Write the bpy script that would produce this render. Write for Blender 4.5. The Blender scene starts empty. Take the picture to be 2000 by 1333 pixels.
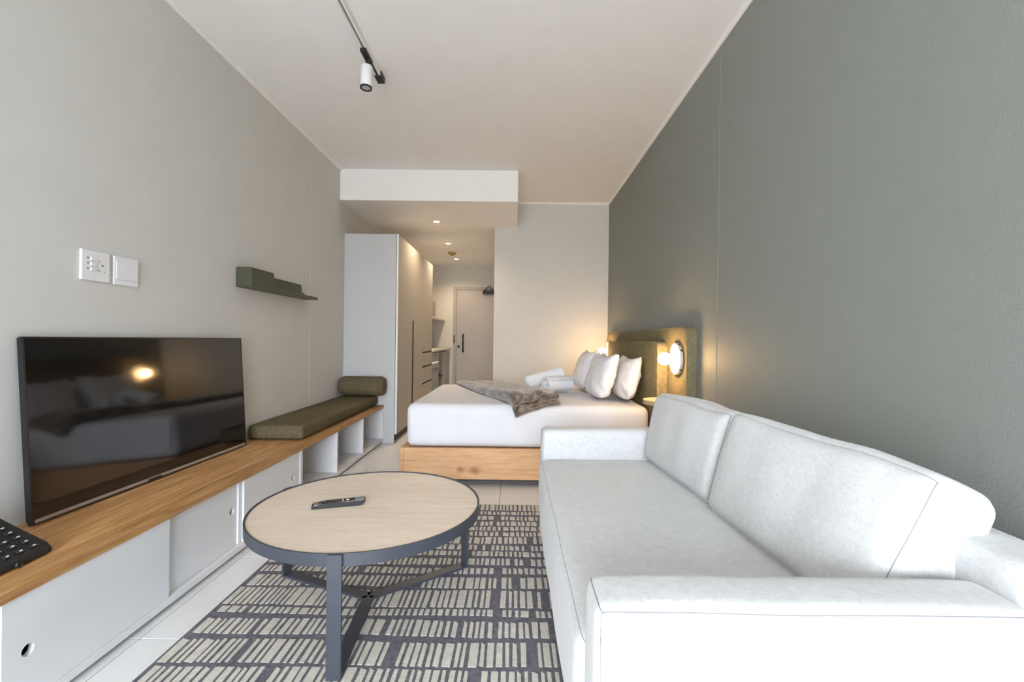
import bpy, bmesh, math, random
from mathutils import Vector, Matrix, Euler, noise
random.seed(7)
PI = math.pi
S = bpy.context.scene
C = S.collection

# ------------------------------------------------------------------ camera, light, exposure
H = 1.05
YAW, PITCH, ROLL, FPX = -0.0056, -0.002, 0.0125, 891.2
fw = Vector((math.sin(YAW)*math.cos(PITCH), math.cos(YAW)*math.cos(PITCH), math.sin(PITCH)))
rt = Vector((math.cos(YAW), -math.sin(YAW), 0))
up = rt.cross(fw)
r2 = rt*math.cos(ROLL) + up*math.sin(ROLL)
u2 = up*math.cos(ROLL) - rt*math.sin(ROLL)
cam = bpy.data.cameras.new('camera')
camo = bpy.data.objects.new('camera', cam); C.objects.link(camo)
cam.sensor_width = 36.0; cam.lens = FPX*36.0/2000.0; cam.clip_start = 0.02
M = Matrix((r2, u2, -fw)).transposed().to_4x4(); M.translation = Vector((0, 0, H))
camo.matrix_world = M
S.camera = camo

w = bpy.data.worlds.new('daylight_sky'); S.world = w; w.use_nodes = True
bg = w.node_tree.nodes['Background']
# overcast sky: three times brighter overhead than at the horizon, grey ground below
wt = w.node_tree; tcw = wt.nodes.new('ShaderNodeTexCoord'); sx = wt.nodes.new('ShaderNodeSeparateXYZ'); rw = wt.nodes.new('ShaderNodeValToRGB')
mr = wt.nodes.new('ShaderNodeMapRange'); mr.inputs['From Min'].default_value = -1; mr.inputs['From Max'].default_value = 1
wt.links.new(tcw.outputs['Generated'], sx.inputs[0]); wt.links.new(sx.outputs['Z'], mr.inputs['Value']); wt.links.new(mr.outputs[0], rw.inputs['Fac'])
els = rw.color_ramp.elements; els[0].position = 0.0; els[0].color = (.16, .16, .155, 1); els[1].position = 1.0; els[1].color = (.87, .94, 1.04, 1)
e_ = els.new(.49); e_.color = (.17, .17, .165, 1); e_ = els.new(.51); e_.color = (.29, .313, .345, 1)
wt.links.new(rw.outputs['Color'], bg.inputs[0]); bg.inputs[1].default_value = 57.0
pl = bpy.data.lights.new('window_portal', 'AREA'); pl.shape = 'RECTANGLE'; pl.size = 2.60; pl.size_y = 2.30
pl.cycles.is_portal = True
po = bpy.data.objects.new('window_portal', pl); C.objects.link(po)
po.location = (-0.3, -3.62, 1.21); po.rotation_euler = (PI/2, 0, 0)
S.view_settings.view_transform = 'Standard'; S.view_settings.look = 'None'
S.view_settings.gamma = 1.0; S.view_settings.use_curve_mapping = False
S.view_settings.exposure = 0.18

# ------------------------------------------------------------------ materials
MAT = {}
def lin(c):
    return tuple(((v/255.0)/12.92 if v/255.0 <= 0.04045 else ((v/255.0+0.055)/1.055)**2.4) for v in c)
def newmat(name):
    m = bpy.data.materials.new(name); m.use_nodes = True
    nt = m.node_tree; b = nt.nodes['Principled BSDF']; MAT[name] = m
    return m, nt, b
def coords(nt, scale=(1, 1, 1), rot=(0, 0, 0)):
    tc = nt.nodes.new('ShaderNodeTexCoord'); mp = nt.nodes.new('ShaderNodeMapping')
    mp.inputs['Scale'].default_value = scale; mp.inputs['Rotation'].default_value = rot
    nt.links.new(tc.outputs['Object'], mp.inputs['Vector']); return mp.outputs['Vector']
def noise_tex(nt, vec, scale, detail=3, rough=.55):
    n = nt.nodes.new('ShaderNodeTexNoise'); n.inputs['Scale'].default_value = scale
    n.inputs['Detail'].default_value = detail; n.inputs['Roughness'].default_value = rough
    nt.links.new(vec, n.inputs['Vector']); return n.outputs['Fac']
def ramp(nt, fac, stops):
    r = nt.nodes.new('ShaderNodeValToRGB'); e = r.color_ramp.elements
    while len(e) < len(stops): e.new(0.5)
    for i, (p, c) in enumerate(stops): e[i].position = p; e[i].color = (*c, 1)
    nt.links.new(fac, r.inputs['Fac']); return r.outputs['Color']
def bump(nt, b, fac, strength, dist=0.002):
    n = nt.nodes.new('ShaderNodeBump'); n.inputs['Strength'].default_value = strength; n.inputs['Distance'].default_value = dist
    nt.links.new(fac, n.inputs['Height']); nt.links.new(n.outputs['Normal'], b.inputs['Normal'])
def mixc(nt, fac, a, bcol, mode='MIX'):
    m = nt.nodes.new('ShaderNodeMix'); m.data_type = 'RGBA'; m.blend_type = mode
    for sock, v in ((m.inputs[0], fac), (m.inputs[6], a), (m.inputs[7], bcol)):
        if isinstance(v, (int, float)): sock.default_value = v
        elif isinstance(v, tuple): sock.default_value = (*v, 1)
        else: nt.links.new(v, sock)
    return m.outputs[2]
def plain(name, col, rough=.5, metal=0.0, bumpy=None, spec=.5, emit=None, var=0.0):
    m, nt, b = newmat(name)
    b.inputs['Roughness'].default_value = rough; b.inputs['Metallic'].default_value = metal
    b.inputs['Specular IOR Level'].default_value = spec
    v = coords(nt)
    f = noise_tex(nt, v, 6.0, 3)
    k = max(var, .015)
    nt.links.new(ramp(nt, f, [(.3, tuple(c*(1-k) for c in col)), (.7, tuple(min(1, c*(1+k)) for c in col))]), b.inputs['Base Color'])
    if bumpy: bump(nt, b, noise_tex(nt, coords(nt), bumpy[0], 2), bumpy[1], bumpy[2] if len(bumpy) > 2 else .001)
    if emit:
        b.inputs['Emission Color'].default_value = (*emit[0], 1); b.inputs['Emission Strength'].default_value = emit[1]
    return m
def wood(name, c1, c2, c3, stretch, scale=1.0, rough=.5, knots=()):
    m, nt, b = newmat(name); b.inputs['Roughness'].default_value = rough
    b.inputs['Specular IOR Level'].default_value = .35
    v = coords(nt, stretch)
    f1 = noise_tex(nt, v, 9*scale, 5, .6); f2 = noise_tex(nt, v, 60*scale, 4, .7); f3 = noise_tex(nt, coords(nt), 1.7, 2)
    col = ramp(nt, f1, [(.28, c1), (.5, c2), (.72, c3)])
    fine = ramp(nt, f2, [(.3, (.80, .78, .75)), (.62, (1, 1, 1))])
    col = mixc(nt, .6, col, fine, 'MULTIPLY')
    big = ramp(nt, f3, [(.3, (.92, .90, .88)), (.7, (1.0, 1.0, 1.0))])
    col = mixc(nt, 1.0, col, big, 'MULTIPLY')
    oi = nt.nodes.new('ShaderNodeObjectInfo')
    rv = ramp(nt, oi.outputs['Random'], [(0, (.84, .82, .80)), (1, (1.06, 1.05, 1.04))])
    col = mixc(nt, 1.0, col, rv, 'MULTIPLY')
    for (kx, ky, kz, kr) in knots:
        tc = nt.nodes.new('ShaderNodeTexCoord'); d = nt.nodes.new('ShaderNodeVectorMath'); d.operation = 'SUBTRACT'
        nt.links.new(tc.outputs['Object'], d.inputs[0]); d.inputs[1].default_value = (kx, ky, kz)
        sc = nt.nodes.new('ShaderNodeVectorMath'); sc.operation = 'MULTIPLY'; nt.links.new(d.outputs[0], sc.inputs[0]); sc.inputs[1].default_value = (.7, 0, 1)
        ln = nt.nodes.new('ShaderNodeVectorMath'); ln.operation = 'LENGTH'; nt.links.new(sc.outputs[0], ln.inputs[0])
        ad = nt.nodes.new('ShaderNodeMath'); ad.operation = 'MULTIPLY_ADD'
        nf = noise_tex(nt, coords(nt), 60, 2); nt.links.new(nf, ad.inputs[0]); ad.inputs[1].default_value = kr*1.4; nt.links.new(ln.outputs['Value'], ad.inputs[2])
        dv = nt.nodes.new('ShaderNodeMath'); dv.operation = 'DIVIDE'; nt.links.new(ad.outputs[0], dv.inputs[0]); dv.inputs[1].default_value = kr*2.4
        kf = ramp(nt, dv.outputs[0], [(.25, (1, 1, 1)), (.9, (0, 0, 0))])
        col = mixc(nt, kf, col, lin((150, 96, 62)))
    nt.links.new(col, b.inputs['Base Color'])
    bump(nt, b, f2, .15, .0008)
    return m
def fabric(name, ca, cb, freq=420, slub=(1, 1), rough=.9, bstr=.35, bdist=.0012, sheen=.2):
    m, nt, b = newmat(name); b.inputs['Roughness'].default_value = rough; b.inputs['Specular IOR Level'].default_value = .15
    b.inputs['Sheen Weight'].default_value = sheen
    fa = noise_tex(nt, coords(nt, (1, .16, .16)), freq, 2, .6)
    fb = noise_tex(nt, coords(nt, (.16, 1, .16)), freq, 2, .6)
    fz = noise_tex(nt, coords(nt, (.16, .16, 1)), freq, 2, .6)
    fc = noise_tex(nt, coords(nt), 5, 3)
    ad = nt.nodes.new('ShaderNodeMath'); ad.operation = 'ADD'; nt.links.new(fa, ad.inputs[0]); nt.links.new(fb, ad.inputs[1])
    ad2 = nt.nodes.new('ShaderNodeMath'); ad2.operation = 'ADD'; nt.links.new(ad.outputs[0], ad2.inputs[0]); nt.links.new(fz, ad2.inputs[1]); ad = ad2
    hv = nt.nodes.new('ShaderNodeMath'); hv.operation = 'MULTIPLY'; nt.links.new(ad.outputs[0], hv.inputs[0]); hv.inputs[1].default_value = .3333
    col = ramp(nt, hv.outputs[0], [(.33, ca), (.66, cb)])
    big = ramp(nt, fc, [(.3, (.95, .95, .95)), (.7, (1, 1, 1))])
    nt.links.new(mixc(nt, 1.0, col, big, 'MULTIPLY'), b.inputs['Base Color'])
    bump(nt, b, hv.outputs[0], bstr, bdist)
    return m

plain('wall_light', (.63, .625, .60), .85, bumpy=(260, .25, .0008))
plain('wall_dark', (.25, .265, .245), .62, bumpy=(150, .55, .0016))
plain('ceiling_paint', (.88, .87, .86), .9)
plain('trim_white', (.86, .85, .83), .6)
plain('tile', (.79, .79, .78), .32, bumpy=(30, .05), var=.03)
plain('grout', (.30, .29, .275), .9)
plain('cabinet_grey', (.54, .545, .55), .5, bumpy=(400, .08, .0005))
plain('cabinet_warm', (.36, .345, .325), .5)
plain('black_matte', (.012, .012, .013), .5)
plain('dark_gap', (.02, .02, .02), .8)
plain('melamine', (.76, .77, .79), .42)
plain('table_metal', (.046, .052, .066), .42, bumpy=(500, .15, .0005))
plain('tv_bezel', (.010, .010, .012), .35)
plain('tv_screen', (.0035, .0035, .004), .06, spec=.8)
plain('tv_strip', (.40, .36, .33), .35, metal=.6)
plain('plastic_white', (.80, .81, .84), .35)
plain('plastic_grey', (.22, .22, .20), .45)
plain('phone_black', (.012, .012, .013), .42, bumpy=(300, .1, .0004))
plain('print_white', (.75, .75, .75), .6)
plain('red_plastic', (.45, .03, .04), .4)
plain('pink_plastic', (.62, .36, .38), .4)
plain('metal_green', (.058, .064, .038), .45, bumpy=(400, .1, .0004))
plain('steel', (.45, .45, .45), .3, metal=.9)
plain('oven_glass', (.16, .20, .21), .12)
plain('sheet', (.76, .765, .80), .85, bumpy=(9, .12, .01), spec=.2)
plain('pillow_cotton', (.82, .82, .85), .85, bumpy=(14, .18, .008), spec=.2)
plain('towel_white', (.84, .85, .88), .95, bumpy=(420, .7, .002), spec=.1)
plain('seam_thread', (.30, .31, .33), .9)
plain('door_paint', (.36, .34, .33), .45)
plain('brass', (.45, .33, .10), .4, metal=.3)
plain('lens_grey', (.42, .42, .46), .25)
plain('bulb_glow', (.9, .8, .6), .3, emit=((1.0, .62, .27), 120.0))
plain('downlight_glow', (.9, .8, .6), .3, emit=((1.0, .80, .55), 25.0))
plain('shelf_wood', (.60, .42, .28), .45)
wood('oak_bench', lin((164, 116, 68)), lin((202, 154, 100)), lin((226, 184, 132)), (14, 1, 14), .55, .45)
wood('oak_table', lin((234, 216, 196)), lin((242, 227, 210)), lin((248, 236, 222)), (1, 12, 12), .45, .45)
wood('oak_bed', lin((212, 164, 118)), lin((228, 184, 140)), lin((238, 200, 160)), (1, 10, 10), .6, .5,
     knots=((-.474, 0, .122, .020), (-.372, 0, .115, .026)))
fabric('linen', (.565, .57, .57), (.725, .73, .73), 330, bstr=.5)
fabric('olive_fabric', lin((74, 67, 49)), lin((120, 110, 84)), 300, bstr=.4, sheen=0)
fabric('headboard_fabric', lin((96, 90, 66)), lin((142, 132, 102)), 220, bstr=.5, sheen=0)
fabric('rug_dark', lin((78, 78, 86)), lin((130, 128, 134)), 260, bstr=.8, bdist=.002, sheen=0)
fabric('rug_cream', lin((186, 182, 171)), lin((222, 218, 207)), 260, bstr=.8, bdist=.002, sheen=0)
# mink throw
m, nt, b = newmat('throw_fur'); b.inputs['Roughness'].default_value = .75; b.inputs['Sheen Weight'].default_value = .6; b.inputs['Specular IOR Level'].default_value = .2
f = noise_tex(nt, coords(nt, (1.0, .35, 1), (0, 0, .9)), 22, 4, .6)
nt.links.new(ramp(nt, f, [(.30, lin((70, 58, 48))), (.5, lin((104, 90, 78))), (.68, lin((156, 142, 130)))]), b.inputs['Base Color'])
bump(nt, b, noise_tex(nt, coords(nt), 240, 3), .6, .003)
plain('throw_edge', lin((138, 122, 112)), .85, bumpy=(300, .4, .001))
# terrazzo
m, nt, b = newmat('terrazzo'); b.inputs['Roughness'].default_value = .35
vz = nt.nodes.new('ShaderNodeTexVoronoi'); vz.inputs['Scale'].default_value = 30; nt.links.new(coords(nt), vz.inputs['Vector'])
nt.links.new(ramp(nt, vz.outputs['Distance'], [(.22, lin((50, 42, 34))), (.30, lin((205, 200, 192)))]), b.inputs['Base Color'])
# window glass
m, nt, b = newmat('window_glass')
tr = nt.nodes.new('ShaderNodeBsdfTransparent'); gl = nt.nodes.new('ShaderNodeBsdfGlossy'); gl.inputs['Roughness'].default_value = .02
mx = nt.nodes.new('ShaderNodeMixShader'); mx.inputs[0].default_value = .06
nt.links.new(tr.outputs[0], mx.inputs[1]); nt.links.new(gl.outputs[0], mx.inputs[2])
nt.links.new(mx.outputs[0], nt.nodes['Material Output'].inputs['Surface'])

# ------------------------------------------------------------------ helpers
def base_loc(o):
    p = Vector((0, 0, 0))
    while o: p += o.location; o = o.parent
    return p
def obj(name, bm, mat, parent=None, smooth=False, local=False, autosmooth=None, origin=None):
    if isinstance(bm, bmesh.types.BMesh):
        if parent and not local: bmesh.ops.translate(bm, verts=bm.verts, vec=-base_loc(parent))
        if origin: bmesh.ops.translate(bm, verts=bm.verts, vec=-Vector(origin))
        bmesh.ops.recalc_face_normals(bm, faces=bm.faces)
        me = bpy.data.meshes.new(name); bm.to_mesh(me); bm.free()
        me.materials.append(MAT[mat])
        if smooth:
            for p in me.polygons: p.use_smooth = True
        if autosmooth:
            me.set_sharp_from_angle(angle=math.radians(autosmooth))
    else: me = bm
    o = bpy.data.objects.new(name, me); C.objects.link(o)
    if parent: o.parent = parent
    if origin: o.location = origin
    return o
def tag(o, label, cat, group=None, kind=None):
    o['label'] = label; o['category'] = cat
    if group: o['group'] = group
    if kind: o['kind'] = kind
    return o
def thing(name, label, cat, loc=(0, 0, 0), rot=None, group=None):
    o = bpy.data.objects.new(name, None); C.objects.link(o); o.location = loc; o.empty_display_size = .1
    if rot is not None: o.rotation_euler = rot
    return tag(o, label, cat, group)
def struct(name, bm, mat, label=None, **k):
    o = obj(name, bm, mat, **k); o['kind'] = 'structure'
    if label: o['label'] = label
    return o
def box(x0, x1, y0, y1, z0, z1, bev=0.0, seg=2, bm=None):
    b = bmesh.new()
    bmesh.ops.create_cube(b, size=1.0)
    for v in b.verts:
        v.co = Vector(((x0+x1)/2 + v.co.x*(x1-x0), (y0+y1)/2 + v.co.y*(y1-y0), (z0+z1)/2 + v.co.z*(z1-z0)))
    if bev > 0: bmesh.ops.bevel(b, geom=list(b.edges), offset=bev, segments=seg, profile=.5, affect='EDGES')
    return join(bm, b)
def join(bm, b):
    if bm is None: return b
    me = bpy.data.meshes.new('tmp'); b.to_mesh(me); b.free(); bm.from_mesh(me); bpy.data.meshes.remove(me); return bm
def prism(pts, axis, a, bb, bev=0.0, bm=None):
    """polygon pts (2-D) extruded along axis from a to bb"""
    b = bmesh.new()
    def P(p, t):
        return {'x': (t, p[0], p[1]), 'y': (p[0], t, p[1]), 'z': (p[0], p[1], t)}[axis]
    v0 = [b.verts.new(P(p, a)) for p in pts]; v1 = [b.verts.new(P(p, bb)) for p in pts]
    n = len(pts)
    b.faces.new(v0); b.faces.new(list(reversed(v1)))
    for i in range(n): b.faces.new((v0[i], v0[(i+1) % n], v1[(i+1) % n], v1[i]))
    if bev > 0: bmesh.ops.bevel(b, geom=list(b.edges), offset=bev, segments=2, profile=.5, affect='EDGES')
    return join(bm, b)
def rrect(w, h, r, n=6, cx=0, cy=0):
    out = []
    for sx, sy, a0 in ((1, 1, 0), (-1, 1, PI/2), (-1, -1, PI), (1, -1, 1.5*PI)):
        for i in range(n+1):
            a = a0 + PI/2*i/n
            out.append((cx+sx*(w/2-r)+r*math.cos(a), cy+sy*(h/2-r)+r*math.sin(a)))
    return out
def lathe(prof, n=32, mat4=None, bm=None, loop=False):
    """prof: list of (r, z); revolved about z"""
    b = bmesh.new(); rings = []
    for r, z in prof:
        if r < 1e-6: rings.append([b.verts.new((0, 0, z))])
        else: rings.append([b.verts.new((r*math.cos(2*PI*i/n), r*math.sin(2*PI*i/n), z)) for i in range(n)])
    for A, B in zip(rings, rings[1:]+([rings[0]] if loop else [])):
        for i in range(n):
            j = (i+1) % n
            if len(A) == 1 and len(B) == 1: continue
            if len(A) == 1: b.faces.new((A[0], B[i], B[j]))
            elif len(B) == 1: b.faces.new((A[i], A[j], B[0]))
            else: b.faces.new((A[i], A[j], B[j], B[i]))
    if not loop:
        for R in (rings[0], rings[-1]):
            if len(R) > 1: b.faces.new(R)
    if mat4 is not None: b.transform(mat4)
    return join(bm, b)
def axis_mat(p, d):
    d = Vector(d).normalized(); q = Vector((0, 0, 1)).rotation_difference(d)
    return Matrix.Translation(Vector(p)) @ q.to_matrix().to_4x4()
def tube(path, r, n=8, bm=None):
    b = bmesh.new(); path = [Vector(p) for p in path]; rings = []
    ref = Vector((0, 0, 1))
    for i, p in enumerate(path):
        t = (path[min(i+1, len(path)-1)] - path[max(i-1, 0)]).normalized()
        a = t.cross(ref)
        if a.length < 1e-3: a = t.cross(Vector((1, 0, 0)))
        a.normalize(); c = t.cross(a)
        rings.append([b.verts.new(p + a*r*math.cos(2*PI*k/n) + c*r*math.sin(2*PI*k/n)) for k in range(n)])
    for A, B in zip(rings, rings[1:]):
        for k in range(n): b.faces.new((A[k], A[(k+1) % n], B[(k+1) % n], B[k]))
    b.faces.new(rings[0]); b.faces.new(list(reversed(rings[-1])))
    return join(bm, b)
LAST = {}
def soft(sx, sy, sz, r, n=(16, 16, 8), dome=(0, 0, 0), wr=0.0, wf=4.0, seed=0, shape=None):
    """rounded soft box centred on the origin; dome puffs the +-faces; wr = wrinkle amplitude"""
    b = bmesh.new(); verts = {}
    hx, hy, hz = sx/2, sy/2, sz/2
    nx, ny, nz = n
    def V(i, j, k):
        key = (i, j, k)
        if key in verts: return verts[key]
        u = Vector((2*i/nx-1, 2*j/ny-1, 2*k/nz-1))
        # denser near the edges
        u = Vector((math.sin(u.x*PI/2)*.55+u.x*.45, math.sin(u.y*PI/2)*.55+u.y*.45, math.sin(u.z*PI/2)*.55+u.z*.45))
        p = Vector((u.x*hx, u.y*hy, u.z*hz))
        inn = Vector((max(-hx+r, min(hx-r, p.x)), max(-hy+r, min(hy-r, p.y)), max(-hz+r, min(hz-r, p.z))))
        d = p - inn
        if d.length > 1e-9: p = inn + d.normalized()*r
        px = (1-u.y**2)*(1-u.z**2); py = (1-u.x**2)*(1-u.z**2); pz = (1-u.x**2)*(1-u.y**2)
        p.x += dome[0]*px**.6*(u.x); p.y += dome[1]*py**.6*u.y; p.z += dome[2]*pz**.6*u.z
        if wr:
            q = Vector((p.x*wf+seed, p.y*wf, p.z*wf))
            p += (p.normalized() if p.length > 0 else p)*0 + Vector((noise.noise(q), noise.noise(q+Vector((9, 0, 0))), noise.noise(q+Vector((0, 9, 0)))))*wr
        if shape: p = shape(p, u)
        v = b.verts.new(p); verts[key] = v; return v
    LAST.clear()
    def co(*k): return V(*k).co.copy()
    for (sxn, i_) in (('-', 0), ('+', nx)):
        LAST['x'+sxn+'t'] = [co(i_, j, nz) for j in range(ny+1)]; LAST['x'+sxn+'b'] = [co(i_, j, 0) for j in range(ny+1)]
        LAST['x'+sxn+'n'] = [co(i_, 0, k) for k in range(nz+1)]; LAST['x'+sxn+'f'] = [co(i_, ny, k) for k in range(nz+1)]
    LAST['tn'] = [co(i_, 0, nz) for i_ in range(nx+1)]; LAST['tf'] = [co(i_, ny, nz) for i_ in range(nx+1)]
    for (a, bb, cidx, na, nb, nc) in ((0, 1, 2, nx, ny, nz), (1, 2, 0, ny, nz, nx), (2, 0, 1, nz, nx, ny)):
        for i in range(na):
            for j in range(nb):
                for k in (0, nc):
                    def K(i_, j_):
                        t = [0, 0, 0]; t[a] = i_; t[bb] = j_; t[cidx] = k; return V(*t)
                    b.faces.new((K(i, j), K(i+1, j), K(i+1, j+1), K(i, j+1)))
    return b
def moved(bm, mat4):
    bm.transform(mat4); return bm
T = Matrix.Translation
def R(ax, a): return Matrix.Rotation(a, 4, ax)

# ------------------------------------------------------------------ the room
XL, XR, ZC, YW, XP, YE, YF = -1.72, 1.112, 2.70, 5.468, -0.253, 8.30, -3.50
ZB, YB, XB = 2.398, 4.446, 0.016
fl = struct('floor', box(XL-.1, XR+.1, YF-.15, YE+.1, -.12, -.004), 'grout', 'floor of large light grey square tiles')
tile_mesh = {}
ys = [1.569-.6*9+.6*k for k in range(24)]; xs = [-.085-.6*3+.6*k for k in range(6)]
g = .0018
for yi in ys:
    for xi in xs:
        x0, x1, y0, y1 = max(xi+g, XL), min(xi+.6-g, XR), max(yi+g, YF), min(yi+.6-g, YE)
        if y0 > YW-.01: x1 = min(x1, XP)
        if x1-x0 < .02 or y1-y0 < .02: continue
        cx, cy = (x0+x1)/2, (y0+y1)/2
        key = (round(x1-x0, 3), round(y1-y0, 3))
        if key not in tile_mesh:
            t = obj('tile', box(-(x1-x0)/2, (x1-x0)/2, -(y1-y0)/2, (y1-y0)/2, -.0045, 0, .0008, 1), 'tile', fl, local=True)
            tile_mesh[key] = t.data
        else: t = obj('tile', tile_mesh[key], None, fl)
        t.location = (cx, cy, 0)
struct('wall_left', box(XL-.1, XL, YF-.15, YE+.1, 0, ZC), 'wall_light', 'smooth pale grey-green left wall')
struct('wall_right', box(XR, XR+.1, YF-.15, YW, 0, ZC), 'wall_dark', 'dark grey-green textured right wall')
struct('wall_back', box(XP, XR+.1, YW, YE+.1, 0, ZC), 'wall_light', 'pale back wall beyond the bed, ending at the hallway opening')
struct('wall_hall_end', box(XL, XP, YE, YE+.1, 0, ZC), 'wall_light', 'pale wall at the end of the hallway')
struct('ceiling', box(XL-.1, XR+.1, YF-.15, YE+.1, ZC, ZC+.1), 'ceiling_paint', 'flat off-white ceiling')
struct('ceiling_bulkhead', prism([(XL, YB), (XB, YB), (XB, YW), (XP, YW), (XP, YE), (XL, YE)], 'z', ZB, ZC), 'ceiling_paint', 'boxed white bulkhead lowering the hallway ceiling')
wf = box(XL, -1.6, YF-.12, YF, 0, ZC); box(1.0, XR, YF-.12, YF, 0, ZC, bm=wf); box(-1.6, 1.0, YF-.12, YF, 2.36, ZC, bm=wf); box(-1.6, 1.0, YF-.12, YF, 0, .06, bm=wf)
struct('wall_front', wf, 'wall_light', 'wall around the big window behind the viewer')
wn = struct('window_1', box(-1.6, 1.0, YF-.10, YF-.04, 2.30, 2.36), 'black_matte', 'wide glazed balcony window behind the viewer')
for x in (-1.6, -.325, .95):
    obj('window_frame', box(x, x+.05, YF-.10, YF-.04, .06, 2.30), 'black_matte', wn)
obj('window_frame', box(-1.55, .95, YF-.10, YF-.04, .06, .11), 'black_matte', wn)
for x0, x1 in ((-1.55, -.325), (-.275, .95)):
    obj('pane', box(x0, x1, YF-.075, YF-.069, .11, 2.30), 'window_glass', wn)
# small cornice beads
def cornice(name, a, bb, side):
    pr = [(0, 0), (.022, .0), (.022, -.006), (.008, -.020), (0, -.020)]
    if side == 'l': bm = prism([(XL+p, ZC+q) for p, q in pr], 'y', a, bb)
    elif side == 'r': bm = prism([(XR-p, ZC+q) for p, q in pr], 'y', a, bb)
    else: bm = prism([(YW-p, ZC+q) for p, q in pr], 'x', a, bb)
    struct(name, bm, 'trim_white', 'thin white bead along the top of the wall')
cornice('trim_1', YF, YB, 'l'); cornice('trim_2', YF, YW, 'r'); cornice('trim_3', XB, XR-.022, 'b')
struct('trim_4', box(XR-.002, XR, 2.513, 2.519, .0, ZC-.02), 'wall_dark', 'hairline vertical joint on the dark wall')
struct('trim_5', box(XL, XL+.0015, 3.817, 3.822, .5, ZC-.02), 'wall_light', 'hairline vertical joint on the left wall')

# hallway door
d = struct('door_1', box(-1.055, XP, YE-.05, YE-.002, .005, 1.945, .002, 1), 'door_paint', 'plain pale entrance door at the end of the hallway')
fr = box(-1.115, -1.06, YE-.035, YE-.001, 0, 2.0, .003, 1); box(-1.06, XP, YE-.035, YE-.001, 1.95, 2.0, .003, 1, bm=fr)
obj('door_frame', fr, 'door_paint', d)
hb = tube([(-.93, YE-.055, .83), (-.93, YE-.10, .86), (-.93, YE-.11, .98), (-.93, YE-.10, 1.11), (-.93, YE-.055, 1.14)], .016, 10)
o = obj('pull_handle', hb, 'black_matte', d, True); o['label'] = 'black vertical pull handle'
obj('lock_cylinder', lathe([(0, 0), (.022, 0), (.022, .012), (.012, .018), (0, .018)], 20, axis_mat((-1.01, YE-.05, .924), (0, -1, 0))), 'black_matte', d)
obj('latch_plate', box(-1.105, -1.085, YE-.048, YE-.035, .98, 1.127, .003, 1), 'black_matte', d)
clo = obj('door_closer', box(-.585, -.30, YE-.10, YE-.05, 1.875, 1.935, .006, 1), 'black_matte', d)
obj('closer_arm', tube([(-.56, YE-.07, 1.937), (-.53, YE-.075, 1.955), (-.47, YE-.09, 2.02), (-.41, YE-.075, 1.955), (-.38, YE-.07, 1.937)], .009, 8), 'black_matte', clo)

# ------------------------------------------------------------------ hallway lights and detector
for (x, y), lab in zip(((-.909, 5.213), (-.946, 6.393), (-.987, 7.613)),
        ('lit recessed downlight nearest the bedroom in the hallway ceiling', 'lit recessed downlight in the middle of the hallway ceiling row', 'lit recessed downlight nearest the entrance door')):
    t = thing('downlight', lab, 'downlight', (x, y, ZB), group='recessed hallway downlights')
    obj('trim_ring', lathe([(.034, -.001), (.052, -.001), (.054, -.004), (.050, -.008), (.036, -.008), (.034, -.004)], 32, loop=True), 'trim_white', t, True, True)
    obj('lens', lathe([(0, -.003), (.034, -.003), (.034, -.001), (0, -.001)], 32), 'downlight_glow', t, local=True)
    l = bpy.data.lights.new('downlight_lamp', 'SPOT'); l.energy = 46; l.color = (1, .74, .48); l.spot_size = 2.5; l.spot_blend = .7; l.shadow_soft_size = .03
    lo = bpy.data.objects.new('downlight_lamp', l); C.objects.link(lo); lo.location = (0, 0, -.015); lo.parent = t
t = thing('smoke_detector', 'small round brass-coloured detector on the hallway ceiling', 'detector', (-.989, 7.096, ZB))
obj('base_ring', lathe([(0, 0), (.06, 0), (.062, -.012), (.055, -.02), (0, -.02)], 32), 'brass', t, True, True)
obj('sensor_cap', lathe([(0, -.02), (.035, -.02), (.030, -.042), (0, -.045)], 32), 'brass', t, True, True)

# ------------------------------------------------------------------ ceiling track and spotlight
XT = -.862
t = thing('ceiling_track', 'slim white lighting track running along the ceiling', 'track', (XT, 1.2, ZC))
rb = box(XT-.018, XT-.007, -3.3, 2.80, ZC-.034, ZC); box(XT+.007, XT+.018, -3.3, 2.80, ZC-.034, ZC, bm=rb)
obj('rail', rb, 'trim_white', t)
o = obj('channel', box(XT-.007, XT+.007, -3.3, 2.80, ZC-.018, ZC-.001), 'plastic_grey', t)
o = obj('feed_strip', box(XT-.006, XT+.006, 2.66, 2.795, ZC-.036, ZC-.018), 'black_matte', t); o['label'] = 'black strip inside the track end'
o = obj('end_cap', box(XT-.022, XT+.022, 2.80, 2.885, ZC-.04, ZC, .003, 1), 'black_matte', t); o['label'] = 'black end cap'
t = thing('track_spotlight', 'white cylindrical spotlight hanging from the ceiling track', 'spotlight', (XT, 2.60, ZC-.035))
obj('adapter', box(XT-.017, XT+.017, 2.53, 2.655, ZC-.056, ZC-.0345, .003, 1), 'black_matte', t)
ax = Vector((-.012, -.05, -1)).normalized(); p0 = Vector((XT+.002, 2.60, ZC-.056))
obj('stem', tube([p0, p0+ax*.045], .009, 10), 'black_matte', t, True)
m4 = axis_mat(p0+ax*.045, ax)
bd = obj('lamp_body', lathe([(0, 0), (.030, 0), (.033, .004), (.033, .118), (.031, .120), (0, .120)], 32, m4), 'plastic_white', t, True, autosmooth=40)
obj('front_ring', lathe([(.026, .1205), (.0335, .1205), (.0335, .128), (.026, .128)], 32, m4, loop=True), 'black_matte', t, True, autosmooth=40)
obj('lens', lathe([(0, .1205), (.0255, .1205), (.0255, .124), (0, .124)], 32, m4), 'lens_grey', t)

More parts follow.
